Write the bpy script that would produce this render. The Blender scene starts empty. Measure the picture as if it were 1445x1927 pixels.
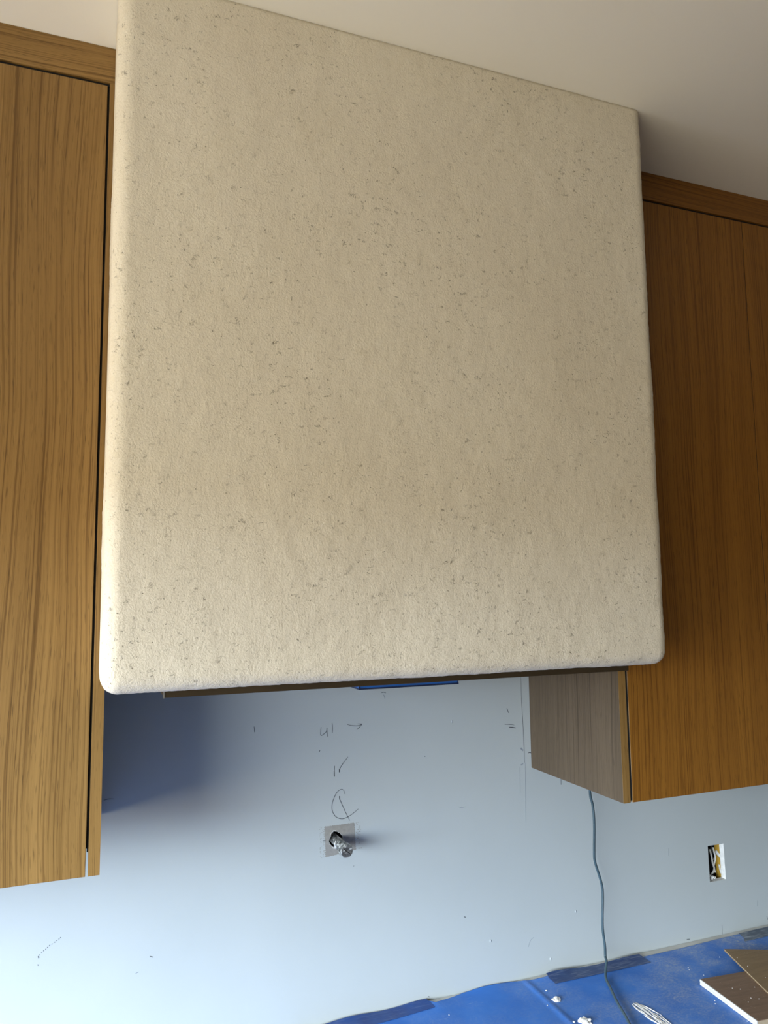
import bpy, bmesh, math, random
from mathutils import Vector, Matrix, noise

random.seed(7)
SC = bpy.context.scene

# ------------------------------------------------------------ camera
CAM_F, CAM_YAW, CAM_PITCH, CAM_ROLL = 1421.438, 0.368609, 0.106066, -0.012032
cd = bpy.data.cameras.new('camera')
cam = bpy.data.objects.new('camera', cd)
SC.collection.objects.link(cam)
cd.sensor_fit = 'VERTICAL'
cd.sensor_height = 36.0
cd.lens = CAM_F / 1927.0 * 36.0
cd.clip_start = 0.02
cy_, sy_ = math.cos(CAM_YAW), math.sin(CAM_YAW)
fw = Vector((sy_ * math.cos(CAM_PITCH), cy_ * math.cos(CAM_PITCH), math.sin(CAM_PITCH)))
rt = Vector((cy_, -sy_, 0.0))
up = rt.cross(fw)
cr_, sr_ = math.cos(CAM_ROLL), math.sin(CAM_ROLL)
rt2 = cr_ * rt + sr_ * up
up2 = -sr_ * rt + cr_ * up
M = Matrix(((rt2.x, up2.x, -fw.x, 0), (rt2.y, up2.y, -fw.y, 0), (rt2.z, up2.z, -fw.z, 0), (0, 0, 0, 1)))
M.translation = Vector((0.0, -1.6, 1.79897))
cam.matrix_world = M
SC.camera = cam

# ------------------------------------------------------------ view, world, lights
SC.view_settings.view_transform = 'Standard'
SC.view_settings.look = 'None'
SC.view_settings.gamma = 1.0
SC.view_settings.use_curve_mapping = False
SC.view_settings.exposure = 0.06

world = bpy.data.worlds.new('world')
SC.world = world
world.use_nodes = True
wt_ = world.node_tree
bgn = wt_.nodes['Background']
wtc = wt_.nodes.new('ShaderNodeTexCoord')
wsp = wt_.nodes.new('ShaderNodeSeparateXYZ')
wrp = wt_.nodes.new('ShaderNodeValToRGB')
wt_.links.new(wtc.outputs['Generated'], wsp.inputs[0])
wt_.links.new(wsp.outputs[2], wrp.inputs[0])
wt_.links.new(wrp.outputs[0], bgn.inputs[0])
# open ground below the horizon, overcast sky above it
wrp.color_ramp.elements[0].position = 0.0
wrp.color_ramp.elements[0].color = (0.20, 0.18, 0.14, 1)
wrp.color_ramp.elements[1].position = 0.16
new_ = wrp.color_ramp.elements.new(0.02)
new_.color = (0.60, 0.68, 0.75, 1)
wrp.color_ramp.elements[2].color = (0.80, 0.905, 0.985, 1)
bgn.inputs[1].default_value = 34.0

X_LEFT, X_RIGHT, Y_FRONT = -1.5, 3.4, -4.6
Z_CEIL = 2.7167
WIN_L = (-3.35, -0.36, 0.96, 2.01)       # y0, y1, z0, z1 of the window in the left wall


def area(name, loc, rot, sx, sy, power, col, spread=180):
    l = bpy.data.lights.new(name, 'AREA')
    l.shape = 'RECTANGLE'; l.size = sx; l.size_y = sy
    l.energy = power; l.color = col; l.spread = math.radians(spread)
    o = bpy.data.objects.new(name, l)
    o.location = loc; o.rotation_euler = rot
    SC.collection.objects.link(o)
    return o


# light portal in the window opening (it only guides the sampling of the sky)
p1 = area('window_portal', (X_LEFT - 0.02, (WIN_L[0] + WIN_L[1]) / 2, (WIN_L[2] + WIN_L[3]) / 2),
          (0, math.radians(-90), 0), WIN_L[3] - WIN_L[2], WIN_L[1] - WIN_L[0], 1, (1, 1, 1))
p1.data.cycles.is_portal = True

# ------------------------------------------------------------ material helpers


class NT:
    def __init__(self, name, rough=0.6, spec=0.5):
        self.m = bpy.data.materials.new(name)
        self.m.use_nodes = True
        self.t = self.m.node_tree
        self.b = self.t.nodes['Principled BSDF']
        self.b.inputs['Roughness'].default_value = rough
        self.b.inputs['Specular IOR Level'].default_value = spec
        self.tc = self.t.nodes.new('ShaderNodeTexCoord')

    def n(self, kind, **kw):
        nd = self.t.nodes.new(kind)
        for k, v in kw.items():
            setattr(nd, k, v)
        return nd

    def l(self, a, b):
        self.t.links.new(a, b)

    def val(self, sock, v):
        if hasattr(v, 'links') or isinstance(v, bpy.types.NodeSocket):
            self.l(v, sock)
        else:
            sock.default_value = v

    def map(self, scale=(1, 1, 1), vec=None, loc=(0, 0, 0), rot=(0, 0, 0)):
        mp = self.n('ShaderNodeMapping')
        mp.inputs['Scale'].default_value = scale
        mp.inputs['Location'].default_value = loc
        mp.inputs['Rotation'].default_value = rot
        self.l(vec if vec is not None else self.tc.outputs['Object'], mp.inputs[0])
        return mp.outputs[0]

    def noise(self, vec, scale=1.0, detail=2.0, rough=0.5, dist=0.0):
        nd = self.n('ShaderNodeTexNoise')
        self.l(vec, nd.inputs['Vector'])
        nd.inputs['Scale'].default_value = scale
        nd.inputs['Detail'].default_value = detail
        nd.inputs['Roughness'].default_value = rough
        nd.inputs['Distortion'].default_value = dist
        return nd.outputs['Fac']

    def ramp(self, fac, stops):
        r = self.n('ShaderNodeValToRGB')
        e = r.color_ramp.elements
        while len(e) < len(stops):
            e.new(0.5)
        for i, (p, c) in enumerate(stops):
            e[i].position = p
            if not isinstance(c, tuple):
                c = (c, c, c)
            e[i].color = c + (1,)
        self.l(fac, r.inputs[0])
        return r.outputs[0]

    def math(self, op, a, b=0.0, clamp=False):
        nd = self.n('ShaderNodeMath', operation=op)
        nd.use_clamp = clamp
        self.val(nd.inputs[0], a); self.val(nd.inputs[1], b)
        return nd.outputs[0]

    def mix(self, fac, a, b, mode='MIX'):
        nd = self.n('ShaderNodeMix', data_type='RGBA', blend_type=mode)
        self.val(nd.inputs[0], fac)
        for s, v in ((nd.inputs[6], a), (nd.inputs[7], b)):
            if isinstance(v, tuple):
                s.default_value = v + (1,)
            else:
                self.l(v, s)
        return nd.outputs[2]

    def color(self, c):
        s = self.b.inputs['Base Color']
        if isinstance(c, tuple):
            s.default_value = c + (1,)
        else:
            self.l(c, s)

    def bump(self, h, strength=0.3, dist=0.002, normal=None):
        nd = self.n('ShaderNodeBump')
        nd.inputs['Strength'].default_value = strength
        nd.inputs['Distance'].default_value = dist
        self.l(h, nd.inputs['Height'])
        if normal is not None:
            self.l(normal, nd.inputs['Normal'])
        self.l(nd.outputs[0], self.b.inputs['Normal'])
        return nd.outputs[0]


def plain(name, col, rough=0.6, metal=0.0, bump=0.0, bscale=80, var=0.12):
    k = NT(name, rough)
    f = k.noise(k.map(), bscale * 0.4, 3)
    d = tuple(c * (1 - var) for c in col)
    u = tuple(min(1, c * (1 + var)) for c in col)
    k.color(k.ramp(f, [(0.3, d), (0.7, u)]))
    k.b.inputs['Metallic'].default_value = metal
    if bump:
        k.bump(k.noise(k.map(), bscale, 4), bump, 0.002)
    return k.m


def oak(name, horizontal=False, seed=0.0, dark=(0.105, 0.050, 0.010), lite=(0.31, 0.182, 0.058)):
    """Rift-cut oak veneer: long grain, a wandering figure and short dark pores."""
    k = NT(name, 0.42, 0.35)
    sep = k.n('ShaderNodeSeparateXYZ')
    k.l(k.tc.outputs['Object'], sep.inputs[0])
    xy = k.math('ADD', sep.outputs[0], sep.outputs[1])
    cmb = k.n('ShaderNodeCombineXYZ')
    if horizontal:
        k.l(sep.outputs[2], cmb.inputs[0]); k.l(xy, cmb.inputs[2])
    else:
        k.l(xy, cmb.inputs[0]); k.l(sep.outputs[2], cmb.inputs[2])
    cmb.inputs[1].default_value = seed
    v = cmb.outputs[0]
    # slow sideways wander so that the lines bend like real figure
    wob = k.noise(k.map((4, 1, 1.2), v), 1.0, 2, 0.45)
    wobx = k.math('MULTIPLY', k.math('SUBTRACT', wob, 0.5), 0.06)
    s2 = k.n('ShaderNodeSeparateXYZ'); k.l(v, s2.inputs[0])
    c2 = k.n('ShaderNodeCombineXYZ')
    k.l(k.math('ADD', s2.outputs[0], wobx), c2.inputs[0])
    k.l(s2.outputs[1], c2.inputs[1]); k.l(s2.outputs[2], c2.inputs[2])
    w = c2.outputs[0]
    lines = k.noise(k.map((300, 1, 1.4), w), 1.0, 2, 0.5)
    fine = k.noise(k.map((560, 1, 9), w), 1.0, 3, 0.6)
    broad = k.noise(k.map((20, 1, 0.6), w), 1.0, 3, 0.55)
    pores = k.noise(k.map((900, 1, 34), w), 1.0, 2, 0.5)
    f = k.math('ADD', k.math('MULTIPLY', fine, 0.40), k.math('MULTIPLY', broad, 0.60))
    col = k.ramp(f, [(0.36, tuple(a * 0.35 + b * 0.65 for a, b in zip(dark, lite))), (0.62, lite)])
    # thin dark growth lines
    dl = k.ramp(lines, [(0.30, 0.75), (0.44, 0.08), (0.56, 0.0)])
    col = k.mix(dl, col, dark)
    l2 = k.ramp(k.noise(k.map((500, 1, 2.4), w, loc=(3.1, 0, 0)), 1.0, 1, 0.5), [(0.30, 0.6), (0.42, 0.0)])
    col = k.mix(l2, col, dark)
    pm = k.ramp(pores, [(0.60, 0.0), (0.72, 0.6)])
    col = k.mix(pm, col, tuple(c * 0.45 for c in dark))
    k.color(col)
    k.bump(k.math('ADD', fine, k.math('MULTIPLY', pores, -0.8)), 0.12, 0.0006)
    return k.m


# ------------------------------------------------------------ materials
OAK_L = oak('oak_veneer_left', seed=1.3)
OAK_R = oak('oak_veneer_right_shaded', seed=4.7, dark=(0.115, 0.038, 0.004), lite=(0.30, 0.130, 0.018))  # redder, darker copy of the oak; shade on the right doors is painted in
OAK_R2 = oak('oak_veneer_far_right_shaded', seed=9.1, dark=(0.115, 0.038, 0.004), lite=(0.30, 0.130, 0.018))  # same oak again, with shade put into the colour
OAK_S = oak('oak_veneer_side_shaded', seed=6.2, dark=(0.048, 0.033, 0.019), lite=(0.118, 0.084, 0.052))  # greyed, darkened copy of the same oak; the side panel's shade is painted in
OAK_E = oak('oak_edge_strip', seed=2.9)
OAK_H = oak('oak_veneer_crown', horizontal=True, seed=3.3)
OAK_HR = oak('oak_veneer_crown_right_shaded', horizontal=True, seed=7.7, dark=(0.115, 0.038, 0.004), lite=(0.26, 0.110, 0.015))  # crown oak with the right side's shade painted into the colour

k = NT('oak_door_lipping', 0.5)
k.color(k.ramp(k.noise(k.map((60, 60, 8)), 1, 3), [(0.3, (0.42, 0.30, 0.17)), (0.7, (0.60, 0.46, 0.30))]))
LIP = k.m

SHADOW_BLACK = plain('shade_black', (0.006, 0.006, 0.007), 0.8)  # near-black that paints shade into the cabinet gaps; toe kick shares it

# plaster: trowelled limewash with lace-like pits and short dark cracks
k = NT('textured_plaster', 0.88, 0.25)
o = k.map()
body = k.noise(o, 320, 5, 0.62)
grain = k.noise(o, 620, 3, 0.6)
drag = k.noise(k.map((150, 150, 55), rot=(0, 0.5, 0)), 1, 4, 0.6, 0.6)
# sparse cracks: ridge of a distorted noise, kept only where a mask allows
cn = k.noise(o, 62, 4, 0.62, 1.2)
ridge = k.math('ABSOLUTE', k.math('SUBTRACT', cn, 0.5))
line = k.ramp(ridge, [(0.0, 1.0), (0.011, 0.0)])
mask = k.ramp(k.noise(k.map((95, 95, 120)), 1, 2, 0.5), [(0.575, 0.0), (0.63, 1.0)])
area_m = k.ramp(k.noise(o, 5.5, 2, 0.5), [(0.36, 0.25), (0.58, 1.0)])
crack = k.math('MULTIPLY', k.math('MULTIPLY', line, mask), area_m)
v = k.n('ShaderNodeTexVoronoi', feature='F1'); k.l(k.map((1, 1, 1.5)), v.inputs['Vector']); v.inputs['Scale'].default_value = 85
pit = k.ramp(v.outputs['Distance'], [(0.05, 1.0), (0.10, 0.0)])
pit = k.math('MULTIPLY', pit, k.ramp(k.noise(o, 30, 2), [(0.52, 0.0), (0.58, 0.8)]))
hole = k.math('MAXIMUM', crack, pit, True)
tone = k.ramp(k.noise(o, 3.2, 3, 0.5), [(0.3, (0.760, 0.695, 0.575)), (0.7, (0.830, 0.775, 0.660))])
tone = k.mix(k.ramp(body, [(0.35, 0.22), (0.6, 0.0)]), tone, (0.60, 0.55, 0.44))
k.color(k.mix(k.math('MULTIPLY', hole, 0.9), tone, (0.13, 0.10, 0.06)))
h = k.math('ADD', k.math('MULTIPLY', body, 0.7), k.math('MULTIPLY', grain, 0.25))
h = k.math('ADD', h, k.math('MULTIPLY', drag, 0.40))
h = k.math('SUBTRACT', h, k.math('MULTIPLY', hole, 0.9))
k.bump(h, 0.75, 0.0022)
PLASTER = k.m

# painted drywall
k = NT('primed_wall_paint', 0.75, 0.3)
tn = k.noise(k.map(), 4, 3)
k.color(k.ramp(tn, [(0.3, (0.445, 0.485, 0.49)), (0.7, (0.47, 0.51, 0.515))]))
k.bump(k.noise(k.map(), 420, 3), 0.12, 0.0006)
WALLM = k.m
k = NT('bare_drywall_paper', 0.9, 0.2)
k.color(k.ramp(k.noise(k.map(), 120, 4), [(0.3, (0.27, 0.262, 0.243)), (0.7, (0.33, 0.32, 0.297))]))
PATCHM = k.m
GYPSUM = plain('gypsum_edge', (0.66, 0.66, 0.64), 0.9, bump=0.4, bscale=300)
k = NT('ceiling_paint', 0.9, 0.2)
k.color(k.ramp(k.noise(k.map(), 2, 2), [(0.3, (0.81, 0.78, 0.69)), (0.7, (0.84, 0.81, 0.72))]))
k.bump(k.noise(k.map(), 300, 2), 0.08, 0.0006)
CEILM = k.m
ROOMW = plain('room_wall_paint', (0.16, 0.14, 0.115), 0.85, bscale=6, var=0.03)
k = NT('floor_boards', 0.5)
br = k.n('ShaderNodeTexBrick'); k.l(k.map((1, 1, 1)), br.inputs['Vector'])
br.inputs['Scale'].default_value = 1.0; br.inputs['Brick Width'].default_value = 1.4; br.inputs['Row Height'].default_value = 0.14
br.inputs['Mortar Size'].default_value = 0.002
br.inputs['Color1'].default_value = (0.13, 0.088, 0.055, 1); br.inputs['Color2'].default_value = (0.11, 0.074, 0.045, 1)
br.inputs['Mortar'].default_value = (0.05, 0.03, 0.02, 1)
k.color(br.outputs[0]); FLOORM = k.m

PENCIL = plain('pencil_graphite', (0.05, 0.055, 0.07), 0.7)
FAINT = plain('faint_pencil', (0.25, 0.28, 0.32), 0.8)
BRONZE = plain('dark_bronze_metal', (0.075, 0.052, 0.028), 0.42, 0.55, bscale=30)
STEELEDGE = plain('brushed_steel_lip', (0.5, 0.49, 0.47), 0.35, 0.9)
FILM = plain('blue_protective_film', (0.02, 0.10, 0.36), 0.35, bscale=60)
NAVY = plain('navy_film_edge', (0.01, 0.02, 0.06), 0.4)
HOLE = plain('dark_cavity', (0.012, 0.011, 0.011), 0.9)
STUD = plain('amber_wood_stud', (0.42, 0.25, 0.03), 0.6, bump=0.3, bscale=90, var=0.3)
WIREW = plain('white_wire_sheath', (0.8, 0.79, 0.75), 0.4)
WIREB = plain('black_wire_sheath', (0.012, 0.012, 0.013), 0.35)
CABLE = plain('slate_cable_jacket', (0.045, 0.078, 0.098), 0.4)
COUNTER = plain('pale_stone_worktop', (0.56, 0.545, 0.50), 0.5, bscale=60)
LUMP = plain('dried_plaster', (0.84, 0.82, 0.78), 0.9, bump=0.7, bscale=400)

# galvanised pipe, plaster-smudged
k = NT('smudged_galvanised_steel', 0.34)
f = k.noise(k.map(), 130, 4, 0.6)
k.color(k.ramp(f, [(0.35, (0.16, 0.17, 0.17)), (0.55, (0.42, 0.43, 0.42)), (0.72, (0.80, 0.80, 0.77))]))
k.l(k.ramp(f, [(0.5, 0.85), (0.62, 0.2)]), k.b.inputs['Metallic'])
k.bump(f, 0.5, 0.001)
PIPEM = k.m

# blue masking paper, with plaster dust wiped about in arcs
k = NT('blue_masking_paper', 0.6, 0.35)
o = k.map()
cl = k.ramp(k.noise(k.map(loc=(0.35, 0.1, 0)), 7.0, 4, 0.6), [(0.38, 0.10), (0.60, 0.90)])
wv = k.n('ShaderNodeTexWave', wave_type='RINGS', rings_direction='Z')
k.l(k.map(loc=(-1.16, 0.42, 0)), wv.inputs['Vector'])
wv.inputs['Scale'].default_value = 9; wv.inputs['Distortion'].default_value = 22; wv.inputs['Detail'].default_value = 5; wv.inputs['Detail Scale'].default_value = 2.2
wipe = k.ramp(wv.outputs['Fac'], [(0.45, 0.1), (0.95, 1.0)])
sp = k.ramp(k.noise(o, 260, 3, 0.6), [(0.4, 0.35), (0.7, 1.0)])
sep = k.n('ShaderNodeSeparateXYZ'); k.l(k.tc.outputs['Object'], sep.inputs[0])
side = k.n('ShaderNodeMapRange'); side.inputs[1].default_value = 0.85; side.inputs[2].default_value = 1.45
side.inputs[3].default_value = 0.30; side.inputs[4].default_value = 1.25
k.l(sep.outputs[0], side.inputs[0])
dust = k.math('MULTIPLY', k.math('MULTIPLY', cl, k.math('ADD', k.math('MULTIPLY', wipe, 0.35), 0.60)), side.outputs[0])
dust = k.math('MULTIPLY', dust, sp)
scr = k.noise(k.map((14, 150, 1), rot=(0, 0, 0.45)), 1, 3, 0.6, 0.4)
scr = k.math('MULTIPLY', k.ramp(scr, [(0.66, 0.0), (0.72, 0.7)]), k.ramp(k.noise(o, 9, 2), [(0.5, 0.0), (0.6, 1.0)]))
dust = k.math('MAXIMUM', dust, scr)
base = k.ramp(k.noise(o, 12, 3), [(0.3, (0.022, 0.15, 0.55)), (0.7, (0.045, 0.20, 0.63))])
k.color(k.mix(dust, base, (0.42, 0.46, 0.52)))
k.bump(k.noise(o, 40, 3), 0.15, 0.002)
PAPER = k.m


def tapem(name, c1, c2, dusty):
    k = NT(name, 0.42, 0.4)
    f = k.noise(k.map((22, 210, 1), rot=(0, 0, -0.12)), 1, 5, 0.6, 0.3)
    base = k.ramp(k.noise(k.map(), 25, 3), [(0.3, c1), (0.7, c2)])
    k.color(k.mix(k.ramp(f, [(0.50, 0.0), (0.72, dusty)]), base, (0.40, 0.44, 0.50)))
    k.bump(f, 0.25, 0.001)
    return k.m


TAPE_L = tapem('dark_blue_tape', (0.008, 0.04, 0.19), (0.014, 0.065, 0.26), 0.14)
TAPE_M = tapem('scuffed_dark_blue_tape', (0.010, 0.035, 0.14), (0.03, 0.07, 0.19), 0.38)
TAPE_R = tapem('dusty_grey_blue_tape', (0.06, 0.085, 0.13), (0.12, 0.15, 0.19), 0.8)


def veneer(name, a, b, rotz):
    k = NT(name, 0.6)
    f = k.noise(k.map((8, 70, 20), rot=(0, 0, rotz)), 1, 4, 0.6, 0.8)
    sp = k.ramp(k.noise(k.map(), 300, 2), [(0.70, 0.0), (0.75, 0.6)])
    c = k.ramp(f, [(0.3, a), (0.7, b)])
    k.color(k.mix(sp, c, (0.5, 0.42, 0.34)))
    k.bump(f, 0.15, 0.001)
    return k.m


BOARD = veneer('brown_board_face', (0.165, 0.098, 0.058), (0.235, 0.145, 0.088), 0.6)
CARD = veneer('brown_cardboard_face', (0.20, 0.125, 0.055), (0.28, 0.18, 0.085), 0.2)
CARDEDGE = plain('corrugated_cardboard_core', (0.42, 0.33, 0.22), 0.8)
BOARDEDGE = plain('white_board_edge', (0.56, 0.55, 0.52), 0.6)

# ------------------------------------------------------------ object helpers


def obj(name, bm, mat, parent=None, smooth=False, kind=None, label=None):
    me = bpy.data.meshes.new(name)
    bmesh.ops.recalc_face_normals(bm, faces=bm.faces)
    bm.to_mesh(me); bm.free()
    mats = mat if isinstance(mat, (list, tuple)) else [mat]
    for m in mats:
        me.materials.append(m)
    if smooth:
        for p in me.polygons:
            p.use_smooth = True
    o = bpy.data.objects.new(name, me)
    SC.collection.objects.link(o)
    if parent is not None:
        o.parent = parent
    if kind:
        o['kind'] = kind
    if label:
        o['label'] = label
    return o


def thing(name, label, cat, loc=(0, 0, 0), group=None):
    o = bpy.data.objects.new(name, None)
    o.empty_display_size = 0.1
    o.location = loc
    SC.collection.objects.link(o)
    o['label'] = label; o['category'] = cat
    if group:
        o['group'] = group
    return o


def tag(o, label, cat, group=None):
    o['label'] = label; o['category'] = cat
    if group:
        o['group'] = group
    return o


def box(bm, x0, x1, y0, y1, z0, z1, bev=0.0, mi=0):
    vs = [bm.verts.new((x, y, z)) for z in (z0, z1) for y in (y0, y1) for x in (x0, x1)]
    fs = [bm.faces.new([vs[i] for i in q]) for q in
          ((0, 2, 3, 1), (4, 5, 7, 6), (0, 1, 5, 4), (2, 6, 7, 3), (0, 4, 6, 2), (1, 3, 7, 5))]
    for f in fs:
        f.material_index = mi
    if bev:
        es = list({e for f in fs for e in f.edges})
        bmesh.ops.bevel(bm, geom=es, offset=bev, segments=2, affect='EDGES', profile=0.5)
    return fs


def boxo(name, dims, mat, parent=None, bev=0.0, **kw):
    bm = bmesh.new()
    box(bm, *dims, bev=bev)
    return obj(name, bm, mat, parent, **kw)


def tube(bm, pts, r, seg=10, caps=True, mi=0):
    """A round tube swept along a list of points; r may be a list."""
    pts = [Vector(p) for p in pts]
    rings = []
    up = None
    for i, p in enumerate(pts):
        d = (pts[min(i + 1, len(pts) - 1)] - pts[max(i - 1, 0)]).normalized()
        if up is None:
            a = Vector((0, 0, 1)) if abs(d.z) < 0.9 else Vector((1, 0, 0))
            up = (a - d * a.dot(d)).normalized()
        else:
            up = (up - d * up.dot(d)).normalized()
        s = d.cross(up)
        rr = r[i] if isinstance(r, (list, tuple)) else r
        rings.append([bm.verts.new(p + (up * math.cos(t) + s * math.sin(t)) * rr)
                      for t in [2 * math.pi * j / seg for j in range(seg)]])
    for a, b in zip(rings, rings[1:]):
        for j in range(seg):
            f = bm.faces.new((a[j], a[(j + 1) % seg], b[(j + 1) % seg], b[j])); f.material_index = mi
    if caps:
        for rg in (rings[0], rings[-1]):
            f = bm.faces.new(rg); f.material_index = mi
    return rings


def catmull(pts, n=8):
    pts = [Vector(p) for p in pts]
    P = [pts[0]] + pts + [pts[-1]]
    out = []
    for i in range(1, len(P) - 2):
        for j in range(n):
            t = j / n
            a, b, c, d = P[i - 1], P[i], P[i + 1], P[i + 2]
            out.append(0.5 * ((2 * b) + (-a + c) * t + (2 * a - 5 * b + 4 * c - d) * t * t + (-a + 3 * b - 3 * c + d) * t ** 3))
    out.append(pts[-1])
    return out


# ------------------------------------------------------------ the room
DC = 0.3351          # cabinet front plane is y = -DC
DH = 0.5066          # hood front plane is y = -DH
HX0, HX1, HZ = 0.0136, 0.9699, 1.6651
CX0, CX1, CZB = 0.0224, 0.9851, 1.3813
ZD = 2.6531          # top of the cabinet doors
CT = 0.915         # worktop height

boxo('floor', (X_LEFT - 0.15, X_RIGHT + 0.15, Y_FRONT - 0.15, 0.15, -0.1, 0.0), FLOORM, kind='structure')
boxo('ceiling', (X_LEFT - 0.15, X_RIGHT + 0.15, Y_FRONT - 0.15, 0.15, Z_CEIL, Z_CEIL + 0.1), CEILM, kind='structure')


def holed(name, axis, at, thick, u0, u1, holes, mat, kind='structure', rim=None, parent=None, z1=None):
    """A wall of given thickness with holes (outlines in u, z); axis 'y' runs along x, axis 'x' along y."""
    bm = bmesh.new()
    z1 = Z_CEIL if z1 is None else z1
    loops = [[(u0, 0.0), (u1, 0.0), (u1, z1), (u0, z1)]] + holes
    es = []
    for lp in loops:
        vs = [bm.verts.new((u, at, z) if axis == 'y' else (at, u, z)) for u, z in lp]
        es += [bm.edges.new((vs[i], vs[(i + 1) % len(vs)])) for i in range(len(vs))]
    bmesh.ops.triangle_fill(bm, use_beauty=True, use_dissolve=False, edges=es)
    front = list(bm.faces)
    r = bmesh.ops.extrude_face_region(bm, geom=front)
    nv = [g for g in r['geom'] if isinstance(g, bmesh.types.BMVert)]
    off = Vector((0, thick, 0)) if axis == 'y' else Vector((thick, 0, 0))
    bmesh.ops.translate(bm, verts=nv, vec=off)
    if rim:
        bm.normal_update()
        for f in bm.faces:
            n = f.normal
            if abs(n.y if axis == 'y' else n.x) < 0.5:
                f.material_index = 1
    return obj(name, bm, [mat, rim] if rim else mat, parent, kind=kind)


outlet_hole = [(1.5037, 1.1371), (1.5562, 1.1365), (1.5566, 1.1065), (1.5573, 1.0772), (1.5574, 1.0475), (1.5297, 1.0474), (1.5050, 1.0473), (1.5041, 1.0937)]
pipe_hole = [(0.4947, 1.2967), (0.5018, 1.2936), (0.5089, 1.2884), (0.5148, 1.2822), (0.5183, 1.2758), (0.5159, 1.2685), (0.5123, 1.2624), (0.5051, 1.2578), (0.4992, 1.2591), (0.4933, 1.2610), (0.4886, 1.2654), (0.4857, 1.2690), (0.4834, 1.2752), (0.4852, 1.2810), (0.4870, 1.2856), (0.4876, 1.2904), (0.4911, 1.2933)]
wall_back = holed('wall_back', 'y', 0.0, 0.015, X_LEFT - 0.15, X_RIGHT + 0.15, [outlet_hole, pipe_hole], WALLM, rim=GYPSUM)
boxo('wall_core', (X_LEFT - 0.15, X_RIGHT + 0.15, 0.085, 0.15, 0, Z_CEIL), HOLE, wall_back)
wy0, wy1, wz0, wz1 = WIN_L
wl = holed('wall_left', 'x', X_LEFT, -0.15, Y_FRONT - 0.15, 0.0,
           [[(wy0, wz0), (wy1, wz0), (wy1, wz1), (wy0, wz1)]], ROOMW)
boxo('wall_right', (X_RIGHT, X_RIGHT + 0.15, Y_FRONT - 0.15, 0.0, 0, Z_CEIL), ROOMW, kind='structure')
boxo('wall_front', (X_LEFT, X_RIGHT, Y_FRONT - 0.15, Y_FRONT, 0, Z_CEIL), ROOMW, kind='structure')
WHITEP = plain('white_window_paint', (0.78, 0.78, 0.76), 0.5)
w1 = bpy.data.objects.new('window_1', None); SC.collection.objects.link(w1); w1['kind'] = 'structure'
bm = bmesh.new()
for a in (wy0, wy1 - 0.04):
    box(bm, X_LEFT - 0.13, X_LEFT - 0.08, a, a + 0.04, wz0, wz1)
for a in (wz0, wz1 - 0.04):
    box(bm, X_LEFT - 0.13, X_LEFT - 0.08, wy0 + 0.04, wy1 - 0.04, a, a + 0.04)
obj('window_frame', bm, WHITEP, w1)
# ---- in the outlet opening: cavity liner, stud, wires, torn gypsum lip
cav = bpy.data.objects.new('outlet_cavity', None)
SC.collection.objects.link(cav); cav.parent = wall_back
cav['label'] = 'rectangular outlet cutout with bare wires and amber stud inside'
ox0, oz1 = outlet_hole[0]; ox1 = outlet_hole[4][0]; oz0 = outlet_hole[6][1]
bm = bmesh.new()
box(bm, ox1 + 0.0006, ox1 + 0.03, 0.0155, 0.034, oz0 - 0.02, oz1 + 0.02)
stud = obj('wood_stud', bm, STUD, cav, label='amber wooden stud face')
bm = bmesh.new()
box(bm, ox0 - 0.03, ox1 + 0.03, 0.051, 0.083, oz0 - 0.03, oz1 + 0.03)
box(bm, ox0 - 0.03, ox0 - 0.0006, 0.0155, 0.05, oz0 - 0.03, oz1 + 0.03)
obj('box_interior', bm, HOLE, cav, label='black inside of the cutout')
# plaster that oozed over the stud and the torn paper corner of the cut
bm = bmesh.new()
rb = random.Random(4)
for q in range(7):
    zz = oz0 + (oz1 - oz0) * (0.62 + 0.035 * (q - 3) / 3)
    bmesh.ops.create_icosphere(bm, subdivisions=1, radius=0.0052 + 0.0012 * rb.random(),
                               matrix=Matrix.Translation((ox1 + 0.0005, 0.017 + 0.0016 * q, zz)) @ Matrix.Diagonal((0.35, 1, 1, 1)))
for q in range(5):
    bmesh.ops.create_icosphere(bm, subdivisions=1, radius=0.0035,
                               matrix=Matrix.Translation((ox1 + 0.0004, 0.017 + 0.001 * q, oz0 + 0.012 + 0.004 * q)) @ Matrix.Diagonal((0.35, 1, 1, 1)))
obj('plaster_ooze', bm, GYPSUM, stud, smooth=True)


def wall_wire(pts, r, mat, y, lab, parent, nm='wire'):
    bm = bmesh.new()
    p3 = [(x, y + dy, z) for (x, z), dy in pts]
    tube(bm, catmull(p3, 6), r, 8)
    return obj(nm, bm, mat, parent, smooth=True, label=lab)


wa = [(1.5410, 1.1142), (1.5425, 1.0978), (1.5438, 1.0789), (1.5457, 1.0679), (1.5388, 1.0595), (1.5356, 1.0532)]
wall_wire(list(zip(wa, (0.034, 0.03, 0.028, 0.026, 0.024, 0.028))), 0.0022, WIREW, 0.0, 'white wire', cav)
wb = [(1.5548, 1.1165), (1.5530, 1.1046), (1.5537, 1.0910), (1.5487, 1.0715), (1.5494, 1.0567)]
wall_wire(list(zip(wb, (0.036, 0.03, 0.028, 0.03, 0.026))), 0.0022, WIREW, 0.0, 'white wire', cav)
wc = [(1.5505, 1.1197), (1.5482, 1.1011), (1.5488, 1.0822), (1.5536, 1.0655), (1.5435, 1.0508)]
wall_wire(list(zip(wc, (0.038, 0.034, 0.034, 0.03, 0.03))), 0.0024, WIREB, 0.0, 'black wire', cav)
wd = [(1.5615, 1.1102), (1.5576, 1.0945), (1.5559, 1.0840)]
wall_wire(list(zip(wd, (0.038, 0.034, 0.038))), 0.0012, WIREW, 0.0, 'white wire', cav)
bm = bmesh.new()
rb = random.Random(3)
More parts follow.
